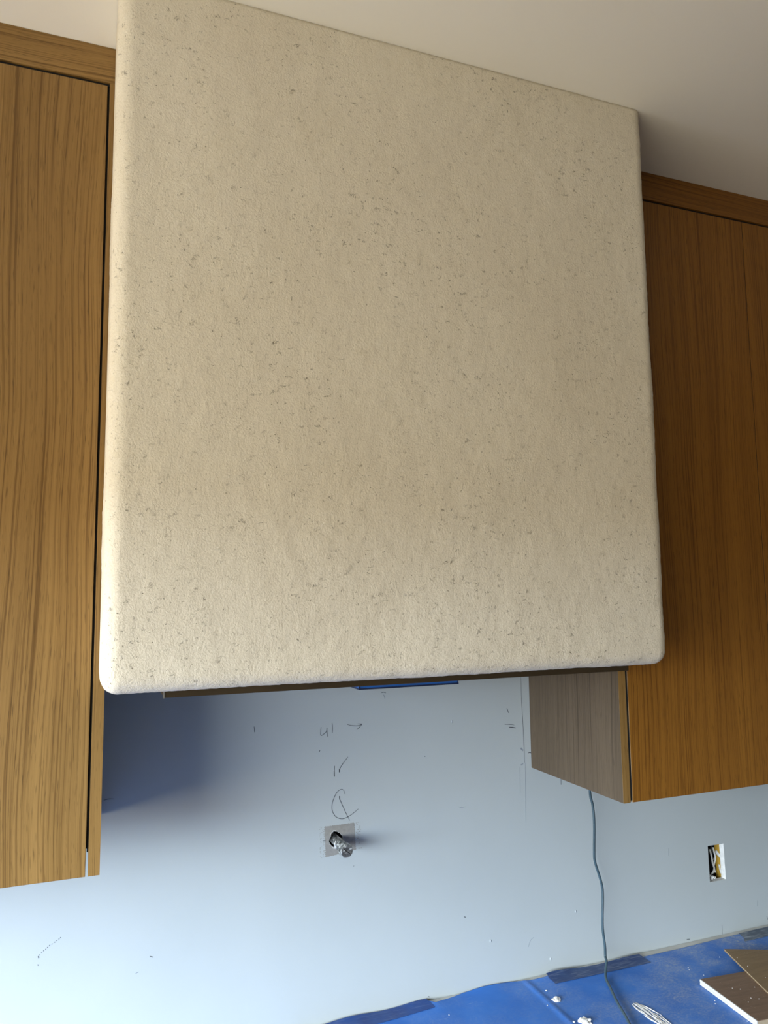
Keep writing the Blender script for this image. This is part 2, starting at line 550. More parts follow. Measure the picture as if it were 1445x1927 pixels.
for (bx, bz) in [(1.5093, 1.0575), (1.5164, 1.0578), (1.5232, 1.0549), (1.5124, 1.0519), (1.5212, 1.0513), (1.5301, 1.0520)]:
    bmesh.ops.create_icosphere(bm, subdivisions=1, radius=0.0042 + rb.random() * 0.002,
                               matrix=Matrix.Translation((bx, 0.009 + rb.random() * 0.006, bz)) @ Matrix.Scale(0.7, 4, (0, 0, 1)))
obj('plaster_crumbs', bm, GYPSUM, cav, kind='stuff')

# ---- grey square left unprimed round the pot filler pipe
corners = [(0.4741, 1.3062), (0.5407, 1.3071), (0.5439, 1.2507), (0.4756, 1.2438)]


def jag(a, b, n, amp, seed):
    rr = random.Random(seed)
    out = []
    dx, dz = b[0] - a[0], b[1] - a[1]
    L = math.hypot(dx, dz)
    for i in range(n):
        t = i / n
        s = (amp if i % 2 else -amp) * rr.uniform(0.3, 1.0)
        out.append((a[0] + dx * t - dz / L * s, a[1] + dz * t + dx / L * s))
    return out


outline = (jag(corners[0], corners[1], 26, 0.0008, 1) + jag(corners[1], corners[2], 26, 0.0012, 2)
           + jag(corners[2], corners[3], 26, 0.0004, 3) + jag(corners[3], corners[0], 30, 0.0022, 4))
bm = bmesh.new()
es = []
hole_c = (sum(p[0] for p in pipe_hole) / len(pipe_hole), sum(p[1] for p in pipe_hole) / len(pipe_hole))
inner = [(hole_c[0] + (p[0] - hole_c[0]) * 1.03, hole_c[1] + (p[1] - hole_c[1]) * 1.03) for p in pipe_hole]
for lp in (outline, inner):
    vs = [bm.verts.new((x, -0.0004, z)) for x, z in lp]
    es += [bm.edges.new((vs[i], vs[(i + 1) % len(vs)])) for i in range(len(vs))]
bmesh.ops.triangle_fill(bm, use_beauty=True, edges=es)
r = bmesh.ops.extrude_face_region(bm, geom=list(bm.faces))
bmesh.ops.translate(bm, verts=[g for g in r['geom'] if isinstance(g, bmesh.types.BMVert)], vec=(0, 0.0006, 0))
patch = obj('bare_drywall_square', bm, PATCHM, wall_back, label='grey unpainted square around the pipe hole')
# broken white gypsum rim around the hole
bm = bmesh.new()
rb = random.Random(11)
N = len(pipe_hole)
for i in range(N):
    a = pipe_hole[i]; b = pipe_hole[(i + 1) % N]
    for t in (0.0, 0.5):
        x = a[0] + (b[0] - a[0]) * t; z = a[1] + (b[1] - a[1]) * t
        left = x < hole_c[0] + 0.002
        s = rb.uniform(0.0010, 0.0020) * (1.2 if left else 0.5)
        bmesh.ops.create_icosphere(bm, subdivisions=1, radius=s, matrix=Matrix.Translation((x, 0.001, z)))
obj('broken_gypsum_rim', bm, GYPSUM, patch, kind='stuff')
bm = bmesh.new()
rb = random.Random(5)
for s0, s1, w in ((corners[3], corners[0], -1), (corners[1], corners[2], 1)):
    for i in range(34):
        t = rb.random()
        x = s0[0] + (s1[0] - s0[0]) * t + w * rb.uniform(0.002, 0.012)
        z = s0[1] + (s1[1] - s0[1]) * t
        box(bm, x, x + rb.uniform(0.001, 0.003), -0.0003, 0.0001, z, z + rb.uniform(0.0005, 0.0012))
obj('torn_paper_flecks', bm, PATCHM, wall_back, kind='stuff')

# ---- pencil writing on the wall
YW = -0.00025


def stroke(pts, w=0.0011, mat=None, y=YW, name='pencil_mark', label=None, smooth=True, parent=None, taper=True):
    p = [Vector((a, 0, b)) for a, b in pts]
    if smooth and len(p) > 2:
        p = catmull(p, 5)
    bm = bmesh.new()
    L, R_ = [], []
    n = len(p)
    for i, q in enumerate(p):
        d = (p[min(i + 1, n - 1)] - p[max(i - 1, 0)])
        d.normalize()
        s = Vector((-d.z, 0, d.x))
        ww = w * 0.5 * ((0.6 + 0.4 * math.sin(math.pi * (i + 0.5) / n)) if taper else 1)
        L.append((q + s * ww)); R_.append((q - s * ww))
    va = [[bm.verts.new((c.x, yy, c.z)) for c in (l, r)] for yy in (y, 0.0001) for l, r in zip(L, R_)]
    f0, f1 = va[:n], va[n:]
    for i in range(n - 1):
        bm.faces.new((f0[i][0], f0[i + 1][0], f0[i + 1][1], f0[i][1]))
        bm.faces.new((f0[i][0], f0[i + 1][0], f1[i + 1][0], f1[i][0]))
        bm.faces.new((f0[i][1], f0[i + 1][1], f1[i + 1][1], f1[i][1]))
    return obj(name, bm, mat or PENCIL, parent or wall_back, label=label)


for nm, lab, sts in (
    ('pencil_number', 'pencilled number 41', [
        [(0.4673, 1.5134), (0.4664, 1.5040), (0.4664, 1.4969), (0.4693, 1.4960), (0.4784, 1.5022), (0.4808, 1.5107)], [(0.4801, 1.5108), (0.4806, 1.5003), (0.4824, 1.4915)],
        [(0.4920, 1.5203), (0.4929, 1.5081), (0.4923, 1.4991)]]),
    ('pencil_arrow', 'pencilled arrow pointing right', [
        [(0.5262, 1.5144), (0.5395, 1.5111), (0.5509, 1.5101), (0.5595, 1.5127)], [(0.5500, 1.5139), (0.5586, 1.5133), (0.5595, 1.5120), (0.5547, 1.5070), (0.5480, 1.5017)]]),
    ('pencil_ditto', 'pencilled inch marks', [
        [(0.4972, 1.4297), (0.4962, 1.4177), (0.4963, 1.4073)], [(0.5276, 1.4460), (0.5162, 1.4331), (0.5083, 1.4217), (0.5081, 1.4149)]]),
    ('pencil_centre_symbol', 'pencilled C crossed by a slanting line', [
        [(0.5195, 1.3689), (0.5177, 1.3760), (0.5121, 1.3795), (0.5028, 1.3749), (0.4953, 1.3628), (0.4910, 1.3496), (0.4915, 1.3376), (0.4970, 1.3268), (0.5044, 1.3209), (0.5136, 1.3181), (0.5229, 1.3196), (0.5342, 1.3243), (0.5437, 1.3301), (0.5503, 1.3346)],
        [(0.5080, 1.3658), (0.5083, 1.3597), (0.5138, 1.3472), (0.5212, 1.3309), (0.5304, 1.3127)]]),
):
    e = bpy.data.objects.new(nm, None); SC.collection.objects.link(e); e.parent = wall_back; e['label'] = lab
    for s in sts:
        stroke(s, 0.0012, name='pencil_stroke', parent=e)
stroke([(0.4962, 1.4186), (0.4963, 1.4073)], 0.0019)
stroke([(0.5081, 1.4218), (0.5079, 1.4157)], 0.0019)
stroke([(0.5080, 1.3658), (0.5083, 1.3580)], 0.0019)
for pts, w, m in (
    ([(0.4648, 1.4647), (0.4626, 1.4620)], 0.0016, 0),
    ([(0.5006, 1.3063), (0.5005, 1.2963)], 0.0010, 0), ([(0.4697, 1.2776), (0.4833, 1.2767)], 0.0010, 0), ([(0.5003, 1.2577), (0.5003, 1.2481)], 0.0010, 0),
    ([(0.5171, 1.2766), (0.5286, 1.2759)], 0.0010, 0), ([(0.5386, 1.2183), (0.5395, 1.2175)], 0.0018, 0),
    ([(0.9230, 1.5230), (0.9253, 1.5185), (0.9271, 1.5121)], 0.0015, 0), ([(0.9158, 1.4865), (0.9282, 1.4857), (0.9421, 1.4834)], 0.0010, 0),
    ([(0.9280, 1.4793), (0.9369, 1.4782), (0.9458, 1.4763)], 0.0022, 0),
    ([(0.9636, 1.5935), (0.9641, 1.5375), (0.9656, 1.4817), (0.9666, 1.4390), (0.9670, 1.3945)], 0.0009, 0),
    ([(0.9778, 1.4156), (0.9819, 1.4165), (0.9869, 1.4144)], 0.0016, 0), ([(1.0664, 1.3482), (1.0663, 1.3340)], 0.0012, 0),
    ([(0.7895, 1.3130), (0.7978, 1.3104), (0.8081, 1.3109)], 0.0008, 1), ([(0.6064, 1.5774), (0.6121, 1.5783), (0.6174, 1.5764)], 0.0012, 0),
    ([(0.6112, 1.5732), (0.6138, 1.5690), (0.6150, 1.5641)], 0.0018, 1), ([(0.7082, 1.4324), (0.7104, 1.4306)], 0.0014, 0),
    ([(0.9685, 1.3943), (0.9669, 1.3250), (0.9655, 1.2584)], 0.0007, 1), ([(0.9536, 1.3851), (0.9525, 1.3265)], 0.0007, 1),
    ([(0.9577, 1.4291), (0.9639, 1.4222)], 0.0045, 1), ([(0.9563, 1.3899), (0.9629, 1.3927)], 0.003, 1),
    ([(0.0324, 1.4075), (0.0410, 1.4091), (0.0507, 1.4080)], 0.0010, 0), ([(0.3227, 1.5251), (0.3238, 1.5132)], 0.0013, 0),
    ([(1.5364, 0.9392), (1.5356, 0.9158)], 0.0009, 0), ([(1.4202, 0.9217), (1.4303, 0.9208)], 0.0016, 0),
    ([(1.6603, 0.9801), (1.6590, 0.9656)], 0.0009, 1), ([(1.3779, 1.1479), (1.3767, 1.1287)], 0.0008, 1),
    ([(0.9618, 0.9819), (0.9680, 0.9948), (0.9767, 1.0004)], 0.0009, 1), ([(0.7985, 1.0740), (0.8025, 1.0723)], 0.0018, 0),
    ([(0.1236, 1.1074), (0.1295, 1.1049)], 0.0014, 0), ([(0.7080, 0.9231), (0.7105, 0.9215)], 0.0016, 0),
    ([(-0.0739, 1.1275), (-0.0730, 1.1255)], 0.0016, 0), ([(-0.0735, 1.1422), (-0.0725, 1.1383)], 0.0018, 0), ([(0.0979, 1.0807), (0.1036, 1.0825)], 0.0012, 1),
    ([(1.6899, 0.9354), (1.6911, 0.9272)], 0.0014, 0),
):
    stroke(pts, w, FAINT if m else PENCIL)
dash = [(-0.0718, 1.1437), (-0.0683, 1.1468), (-0.0649, 1.1499), (-0.0613, 1.1521), (-0.0583, 1.1549), (-0.0552, 1.1576), (-0.0508, 1.1592), (-0.0463, 1.1617), (-0.0428, 1.1639), (-0.0392, 1.1661), (-0.0366, 1.1680)]
bm = bmesh.new()
for x, z in dash:
    box(bm, x - 0.0007, x + 0.0007, YW, 0.0001, z - 0.0007, z + 0.0007)
obj('dotted_scuff', bm, PENCIL, wall_back, kind='stuff')
GLOSSD = plain('paint_drip', (0.50, 0.54, 0.56), 0.4)
for x, z in [(0.8641, 1.0116), (0.7783, 1.5026), (1.0199, 0.9462), (1.0940, 1.0397)]:
    bm = bmesh.new()
    bmesh.ops.create_icosphere(bm, subdivisions=2, radius=0.0022, matrix=Matrix.Translation((x, 0, z)) @ Matrix.Diagonal((0.8, 0.6, 1.6, 1)))
    obj('paint_drip', bm, GLOSSD, wall_back, smooth=True)

# ------------------------------------------------------------ plaster range hood
hood = thing('range_hood', 'large cream textured plaster range hood between the oak cabinets', 'range hood', ((HX0 + HX1) / 2, 0, HZ))
RAD = 0.025


def hood_shell():
    bm = bmesh.new()
    x0, x1, y0, y1, z0, z1 = HX0, HX1, -DH, -DC - 0.0035, HZ, Z_CEIL - 0.0005
    st = 0.0045

    def axis(a, b, fa, fb):
        n = max(2, int((b - a) / st))
        return [a + (b - a) * i / n for i in range(n + 1)]
    xs, ys, zs = axis(x0, x1, 1, 1), axis(y0, y1, 1, 0), axis(z0, z1, 1, 0)
    grid = {}

    def vert(i, j, k):
        key = (i, j, k)
        if key not in grid:
            p = Vector((xs[i], ys[j], zs[k]))
            q = Vector((min(max(p.x, x0 + RAD), x1 - RAD), max(p.y, y0 + RAD), max(p.z, z0 + RAD)))
            d = p - q
            nrm = Vector((0, 0, 0))
            if d.length > 1e-9:
                nrm = d.normalized()
                p = q + nrm * RAD
            # hand-trowelled unevenness; left alone at the ceiling and at the back
            fade = min(1.0, (y1 - p.y) / 0.02) * (0.35 + 0.65 * min(1.0, (z1 - p.z) / 0.02))
            a = noise.noise(p * 7.0) * 0.0016 + noise.noise(p * 30.0) * 0.0007
            b = noise.noise(p * 120.0) * 0.00055 + noise.noise(p * 240.0) * 0.0004
            p = p + nrm * ((a + b) * fade)
            grid[key] = bm.verts.new(p)
        return grid[key]
    nx, ny, nz = len(xs) - 1, len(ys) - 1, len(zs) - 1
    for i in range(nx):
        for k_ in range(nz):
            bm.faces.new((vert(i, 0, k_), vert(i + 1, 0, k_), vert(i + 1, 0, k_ + 1), vert(i, 0, k_ + 1)))
    for j in range(ny):
        for k_ in range(nz):
            bm.faces.new((vert(0, j, k_), vert(0, j, k_ + 1), vert(0, j + 1, k_ + 1), vert(0, j + 1, k_)))
            bm.faces.new((vert(nx, j, k_), vert(nx, j + 1, k_), vert(nx, j + 1, k_ + 1), vert(nx, j, k_ + 1)))
        for i in range(nx):
            bm.faces.new((vert(i, j, 0), vert(i, j + 1, 0), vert(i + 1, j + 1, 0), vert(i + 1, j, 0)))
    # back, and the narrower part of the body that runs between the cabinets to the wall
    back = [vert(i, ny, 0) for i in range(nx + 1)] + [vert(nx, ny, k_) for k_ in range(1, nz + 1)] \
        + [vert(i, ny, nz) for i in range(nx - 1, -1, -1)] + [vert(0, ny, k_) for k_ in range(nz - 1, 0, -1)]
    bm.faces.new(back)
    top = [vert(i, 0, nz) for i in range(nx + 1)] + [vert(nx, j, nz) for j in range(1, ny + 1)] \
        + [vert(i, ny, nz) for i in range(nx - 1, -1, -1)] + [vert(0, j, nz) for j in range(ny - 1, 0, -1)]
    bm.faces.new(top)
    box(bm, CX0 + 0.003, CX1 - 0.003, y1 - 0.002, -0.0005, z0 + 0.002, z1)
    return bm


h_ = hood_shell()
bmesh.ops.translate(h_, verts=h_.verts, vec=(-(HX0 + HX1) / 2, 0, -HZ))
obj('plaster_shell', h_, PLASTER, hood, smooth=True)
LX0, LX1, LY0, LY1 = 0.1015, 0.9121, -0.46, -0.09
LZ = 1.6527
ox_, oz_ = -(HX0 + HX1) / 2, -HZ
bm = bmesh.new()
t_ = 0.012
box(bm, LX0 + ox_, LX1 + ox_, LY0, LY0 + t_, LZ + oz_, 0.004, 0.0008)
box(bm, LX0 + ox_, LX1 + ox_, LY1 - t_, LY1, LZ + oz_, 0.004, 0.0008)
box(bm, LX0 + ox_, LX0 + t_ + ox_, LY0 + t_, LY1 - t_, LZ + oz_, 0.004)
box(bm, LX1 - t_ + ox_, LX1 + ox_, LY0 + t_, LY1 - t_, LZ + oz_, 0.004)
liner = obj('liner_frame', bm, BRONZE, hood, label='dark bronze metal liner lip')
boxo('end_cap', (LX0 + ox_ - 0.0014, LX0 + ox_, LY0 - 0.001, LY0 + t_, LZ + oz_ - 0.0005, 0.002), STEELEDGE, liner, label='bright steel corner')
BX0, BX1, BZ = 0.4508, 0.6464, 1.6279
bm = bmesh.new()
box(bm, BX0 + ox_, BX1 + ox_, -0.30, -0.14, BZ + oz_, -0.002)
for f in bm.faces:
    pass
pan = obj('filter_panel', bm, FILM, hood, label='filter panel wrapped in blue film')
bm = bmesh.new()
box(bm, BX0 + ox_ - 0.0012, BX1 + ox_ + 0.0012, -0.302, -0.138, BZ + oz_ - 0.0015, BZ + oz_ + 0.001)
for xx in (BX0 + ox_, BX1 + ox_):
    box(bm, xx - 0.0008, xx + 0.0008, -0.3012, -0.2995, BZ + oz_, -0.002)
obj('panel_edge', bm, NAVY, pan, label='dark lower rim')

# ------------------------------------------------------------ wall cabinets
GAP = 0.0036
TH = 0.0165


def cabinet(name, label, side, splits, mats, xfar):
    """side = -1: cabinet left of the hood (its inner side at CX0); +1: right of it (inner side at CX1)."""
    inner = CX0 if side < 0 else CX1
    root = thing(name, label, 'cabinet', (inner, 0, CZB))
    X = lambda v: v - inner
    Zt = lambda v: v - CZB

    def bx(nm, x0, x1, y0, y1, z0, z1, mat, bev=0.0004, parent=root, lab=None):
        a, b = sorted((X(x0), X(x1)))
        return boxo(nm, (a, b, y0, y1, Zt(z0), Zt(z1)), mat, parent, bev, label=lab)
    s = side
    # inner side panel, full height, its front edge flush with the doors
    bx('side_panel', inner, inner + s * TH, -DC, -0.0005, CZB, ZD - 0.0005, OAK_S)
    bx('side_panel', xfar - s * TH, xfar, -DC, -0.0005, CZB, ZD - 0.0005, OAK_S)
    # carcass, set back and higher than the door bottoms
    bx('carcass', inner + s * TH, xfar - s * TH, -DC + 0.024, -0.0005, CZB + 0.034, ZD - 0.0005, OAK_E, 0)
    bx('recess_shade', inner + s * TH, xfar - s * TH, -DC + 0.0215, -DC + 0.024, CZB + 0.034, ZD - 0.0005, SHADOW_BLACK, 0)  # black sheet added to paint the darkness behind the doors
    bx('crown_filler', inner, xfar, -DC, -DC + 0.02, ZD + 0.0005, Z_CEIL - 0.0005, OAK_H if s < 0 else OAK_HR, 0.0004)
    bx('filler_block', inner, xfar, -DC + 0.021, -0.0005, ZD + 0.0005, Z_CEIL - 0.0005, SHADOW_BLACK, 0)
    gap = GAP if s < 0 else 0.0062
    # solid oak lipping on the front edge of the inner side panel
    bx('edge_strip', inner - s * 0.0002, inner + s * TH, -DC - 0.0006, -DC - 0.0001, CZB, ZD - 0.0005, OAK_E, 0, root)
    # black strips that paint the shade inside the open door gaps
    bx('gap_shade', inner + s * (TH + 0.0001), inner + s * (TH + gap - 0.0011), -DC + (0.0003 if s > 0 else 0.004), -DC + 0.021, CZB + (0.004 if s > 0 else 0.034), ZD - 0.006, SHADOW_BLACK, 0)
    bx('gap_shade', inner + s * (TH + 0.0001), xfar - s * TH, -DC + 0.004, -DC + 0.021, ZD - 0.0050, ZD - 0.0001, SHADOW_BLACK, 0)
    xs = [inner + s * TH] + splits + [xfar - s * TH]
    for i, (a, b) in enumerate(zip(xs, xs[1:])):
        g0 = gap if i == 0 else 0.0010
        lo, hi = a + s * g0, b - s * 0.0010
        d = bx('door', lo, hi, -DC, -DC + 0.0205, CZB - 0.0003, ZD - 0.0056, mats[i % len(mats)], 0.0005)
        if i == 0 and s > 0:
            bx('edge_band', lo - s * 0.0009, lo - s * 0.0001, -DC + 0.0004, -DC + 0.02, CZB, ZD - 0.006, LIP, 0, d)
        if i > 0:
            bx('gap_shade', a - s * 0.0009, a + s * 0.0009, -DC + 0.0008, -DC + 0.021, CZB + 0.034, ZD - 0.006, SHADOW_BLACK, 0)
    return root


cabinet('wall_cabinet', 'tall oak wall cabinet left of the plaster hood', -1, [CX0 - 0.52, CX0 - 1.02], [OAK_L, OAK_R2, OAK_L], -1.496)
cabinet('wall_cabinet', 'tall oak wall cabinet right of the plaster hood, its side panel in view', 1,
        [1.3910, 1.3910 + 0.42], [OAK_R, OAK_R2, OAK_R], 2.25)

# ------------------------------------------------------------ pot filler stub
px_, pz_ = (0.4989, 1.2759)
pot = thing('pipe_stub', 'capped galvanised pipe stub sticking out of the wall hole', 'pipe', (px_, 0, pz_))
bm = bmesh.new()
tube(bm, [(0, y, 0) for y in (0.07, 0.0, -0.02, -0.034)], [0.0098] * 4, 20)
obj('pipe', bm, PIPEM, pot, smooth=False)
bm = bmesh.new()
tube(bm, [(0, y, 0) for y in (-0.020, -0.0215, -0.0255, -0.027)], [0.0098, 0.0113, 0.0113, 0.0098], 20)
tube(bm, [(0, y, 0) for y in (-0.034, -0.040, -0.046)], [0.0104, 0.0112, 0.0104], 20)
tube(bm, [(0, y, 0) for y in (-0.044, -0.056)], [0.0092, 0.0094], 20)
obj('collar', bm, PIPEM, pot, label='steel collar rings')
bm = bmesh.new()
ys_ = [-0.054, -0.057, -0.060, -0.072, -0.0755, -0.077]
tube(bm, [(0, y, 0) for y in ys_], [0.0105, 0.0130, 0.0138, 0.0138, 0.0128, 0.0118], 24)
for a in range(10):
    t = a * math.tau / 10
    m_ = Matrix.Rotation(t, 4, 'Y') @ Matrix.Translation((0.0134, -0.066, 0))
    bmesh.ops.create_cube(bm, size=1.0, matrix=m_ @ Matrix.Diagonal((0.0022, 0.010, 0.0016, 1)))
cap = obj('cap', bm, PIPEM, pot)
bm = bmesh.new()
bmesh.ops.create_cube(bm, size=1.0, matrix=Matrix.Translation((0, -0.0772, 0)) @ Matrix.Rotation(math.radians(40), 4, 'Y') @ Matrix.Diagonal((0.019, 0.0008, 0.0013, 1)))
obj('cap_slot', bm, HOLE, cap)

# ------------------------------------------------------------ worktop and what lies on it
base = thing('base_cabinet', 'oak base cabinet run below the covered worktop', 'cabinet', (0.8, -0.3, 0))
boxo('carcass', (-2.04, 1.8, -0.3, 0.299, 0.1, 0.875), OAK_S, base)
boxo('toe_kick', (-2.04, 1.8, -0.24, 0.299, 0.0, 0.1), SHADOW_BLACK, base)
for i in range(6):
    x0 = -2.0 + i * 3.8 / 6
    boxo('door', (x0 + 0.002, x0 + 3.8 / 6 - 0.002, -0.321, -0.301, 0.104, 0.872), OAK_L, base, 0.0006)
wt = boxo('worktop', (-1.49, 2.62, -0.645, -0.0006, 0.8752, CT), COUNTER, None, 0.0012)
tag(wt, 'pale stone worktop strip showing along the foot of the wall', 'worktop')

paper_edge = [(0.4134, -0.0092), (0.4779, -0.0071), (0.5756, -0.0046), (0.6977, -0.0056), (0.7163, -0.0201), (0.7521, -0.0117), (0.7884, -0.0041), (0.8283, -0.0036), (0.8629, -0.0018), (0.8968, -0.0021), (0.9291, -0.0060), (0.9592, -0.0138), (0.9916, -0.0182), (1.0257, -0.0100), (1.0647, -0.0061), (1.1073, -0.0088), (1.1629, -0.0152), (1.2210, -0.0196), (1.2682, -0.0214), (1.3802, -0.0212), (1.5167, -0.0172), (1.6750, -0.0154), (1.9838, -0.0106)]


def edge_y(x):
    pe = paper_edge
    if x <= pe[0][0]:
        return pe[0][1]
    for (xa, ya), (xb, yb) in zip(pe, pe[1:]):
        if xa <= x <= xb:
            return ya + (yb - ya) * (x - xa) / (xb - xa)
    return pe[-1][1]


fa, fb = [(0.9443, -0.0153), (0.9417, -0.2058)]


def paper_z(x, y):
    """Height of the paper: flat, a soft fold and a lifted wavy back edge."""
    d = Vector((fb[0] - fa[0], fb[1] - fa[1])); L = d.length; d /= L
    r = Vector((x - fa[0], y - fa[1]))
    t = r.dot(d); s = r.x * d.y - r.y * d.x
    z = 0.0024 * math.exp(-(s / 0.005) ** 2) * (1 / (1 + math.exp(-(t + 0.005) / 0.008)))
    lift = math.exp(-max(0, edge_y(x) - y) / 0.02) * max(0.0, min(1, (1.12 - x) / 0.05))
    z += lift * (0.0022 + 0.0022 * math.sin(x * 38 + 0.5))
    z += 0.0006 * (1 + noise.noise(Vector((x * 9, y * 9, 0))))
    return CT + 0.0006 + z


bm = bmesh.new()
xs = [-1.2 + i * 0.02 for i in range(70)] + [0.2 + i * 0.006 for i in range(220)] + [1.52 + i * 0.02 for i in range(50)]
ts = [i / 60 for i in range(61)]
rows = []
for x in xs:
    e = min(edge_y(x), -0.0035)
    col = []
    for t in ts:
        y = e + (-0.635 - e) * (t ** 1.5)
        col.append(bm.verts.new((x, y, paper_z(x, y))))
    rows.append(col)
for a, b in zip(rows, rows[1:]):
    for j in range(len(ts) - 1):
        bm.faces.new((a[j], b[j], b[j + 1], a[j + 1]))
r = bmesh.ops.extrude_face_region(bm, geom=list(bm.faces))
bmesh.ops.translate(bm, verts=[g for g in r['geom'] if isinstance(g, bmesh.types.BMVert)], vec=(0, 0, -0.0004))
tag(obj('masking_paper', bm, PAPER, smooth=True), 'blue masking paper dusted with plaster covering the worktop', 'paper')


def tape(name, label, quad, mat, n=26, curl=0.0, jagr=0.0, seed=0, group=None):
    """A strip of tape on the paper, from four corners (back-left, back-right, front-right, front-left)."""
    bm = bmesh.new()
    rr = random.Random(seed)
    g = []
    for i in range(n + 1):
        u = i / n
        a = Vector(quad[0]).lerp(Vector(quad[1]), u)
        b = Vector(quad[3]).lerp(Vector(quad[2]), u)
        row = []
        for j in range(7):
            t = j / 6
            p = a.lerp(b, t)
            e = jagr * rr.uniform(-1, 1) if (i in (0, n)) else 0
            x, y = p.x + e, min(p.y, -0.0030)
            z = paper_z(x, y) + 0.0005 + curl * (1 - t) ** 2 * (0.6 + 0.4 * math.sin(u * 9))
            row.append(bm.verts.new((x, y, z)))
        g.append(row)
    for a, b in zip(g, g[1:]):
        for j in range(6):
            bm.faces.new((a[j], b[j], b[j + 1], a[j + 1]))
    r = bmesh.ops.extrude_face_region(bm, geom=list(bm.faces))
    bmesh.ops.translate(bm, verts=[q for q in r['geom'] if isinstance(q, bmesh.types.BMVert)], vec=(0, 0, 0.0003))
    return tag(obj(name, bm, mat, smooth=False), label, 'tape', group)


tape('masking_tape', 'dark blue tape strip on the paper at the bottom edge, nearest the pipe', [(0.4134, -0.0092), (0.7014, -0.0002), (0.7082, -0.0349), (0.4334, -0.0567)], TAPE_L, jagr=0.001, seed=1, group='strips of dark blue tape')
tape('masking_tape', 'dark blue scuffed tape strip lying under the hanging cable', [(0.9985, -0.0120), (1.2629, -0.0126), (1.2646, -0.0518), (0.9987, -0.0504)], TAPE_M, curl=0.0035, jagr=0.001, seed=2, group='strips of dark blue tape')
tape('masking_tape', 'dusty grey tape piece with torn end behind the brown boards', [(1.5773, -0.0148), (1.7802, -0.0141), (1.7466, -0.0555), (1.5581, -0.0551)], TAPE_R, jagr=0.004, seed=3, group='strips of dark blue tape')

# brown board with a white edge
ba, bb = [(1.2958, -0.1766), (1.2788, -0.3488)]
d = Vector((bb[0] - ba[0], bb[1] - ba[1])); ln = d.length; ang = math.atan2(-d.x, -d.y)
bd = thing('board', 'brown wood-grain board with thick white edge lying on the blue paper', 'board', (ba[0], ba[1], CT + 0.0022))
bd.rotation_euler = (0, 0, -ang)
BT = 0.0118
bm = bmesh.new()
box(bm, 0.001, 0.34, -ln, 0, BT - 0.0012, BT, 0)
obj('top_veneer', bm, BOARD, bd)
bm = bmesh.new()
box(bm, 0.001, 0.34, -ln, 0, 0, BT - 0.0012, 0)
obj('core', bm, CARDEDGE, bd, label='pale pinkish board core')
bm = bmesh.new()
box(bm, -0.0015, 0.001, -ln, 0, 0.0062, BT, 0.0003)
box(bm, -0.0008, 0.001, -ln, 0, 0.0050, 0.0062, 0)
box(bm, -0.0015, 0.001, -ln, 0, 0.0, 0.0050, 0.0003)
obj('white_edging', bm, BOARDEDGE, bd, label='white edge of two layers')

# cardboard sheet with corrugated cut edge
ZC2 = CT + 0.0022 + BT
ca, cb, cc = [(1.4468, -0.0950), (1.5405, -0.1384), (1.3810, -0.2826)]
card = thing('cardboard_sheet', 'brown corrugated cardboard sheet resting on the brown board', 'cardboard', (ca[0], ca[1], ZC2 + 0.0006))
u = Vector((cb[0] - ca[0], cb[1] - ca[1])); w = Vector((cc[0] - ca[0], cc[1] - ca[1]))
u *= 1.8; w *= 2.2


def quadsheet(z0, z1, mat, name, lab=None):
    bm = bmesh.new()
    P = [(0, 0), (u.x, u.y), (u.x + w.x, u.y + w.y), (w.x, w.y)]
    vs = [bm.verts.new((x, y, z)) for z in (z0, z1) for x, y in P]
    for q in ((0, 1, 2, 3), (7, 6, 5, 4), (0, 4, 5, 1), (1, 5, 6, 2), (2, 6, 7, 3), (3, 7, 4, 0)):
        bm.faces.new([vs[i] for i in q])
    return obj(name, bm, mat, card, label=lab)


quadsheet(0.0, 0.0006, CARD, 'bottom_liner')
quadsheet(0.0036, 0.0042, CARD, 'top_liner')
bm = bmesh.new()
nn = 78
inw = Vector((-w.y, w.x)).normalized()
if inw.dot(u) < 0:
    inw = -inw
prev = None
for i in range(nn * 4 + 1):
    t = i / (nn * 4)
    z = 0.0021 + 0.0015 * math.sin(t * nn * math.tau)
    p = w * t
    q = p + inw * 0.03
    row = [bm.verts.new((p.x, p.y, z - 0.0002)), bm.verts.new((p.x, p.y, z + 0.0002)),
           bm.verts.new((q.x, q.y, z + 0.0002)), bm.verts.new((q.x, q.y, z - 0.0002))]
    if prev:
        for j in range(4):
            bm.faces.new((prev[j], prev[(j + 1) % 4], row[(j + 1) % 4], row[j]))
    prev = row
obj('corrugated_core', bm, CARDEDGE, card, label='pale fluted core')

# cable hanging out of the cabinet and over the worktop
hang = [(1.1149, 1.3561), (1.1192, 1.3214), (1.1253, 1.2902), (1.1277, 1.2473), (1.1244, 1.1812), (1.1263, 1.1581), (1.1406, 1.1129), (1.1436, 1.0825), (1.1395, 1.0177), (1.1438, 0.9697), (1.1440, 0.9461)]
lay = [(1.1364, -0.0479), (1.1148, -0.0782), (1.0925, -0.1260), (1.0709, -0.1753), (1.0539, -0.2207), (1.0314, -0.2747)]
pts = [(x, -0.04, z) for x, z in hang]
pts[0] = (pts[0][0], -0.05, CZB + 0.0335)
pts.append((lay[0][0] - 0.001, -0.055, CT + 0.028))
for x, y in lay[1:]:
    pts.append((x, y, paper_z(x, y) + 0.0062))
bm = bmesh.new()
tube(bm, catmull(pts, 8), 0.0030, 10)
tag(obj('cable', bm, CABLE, smooth=True), 'slate grey cable hanging from the right cabinet onto the blue paper', 'cable')

# dried plaster on the paper


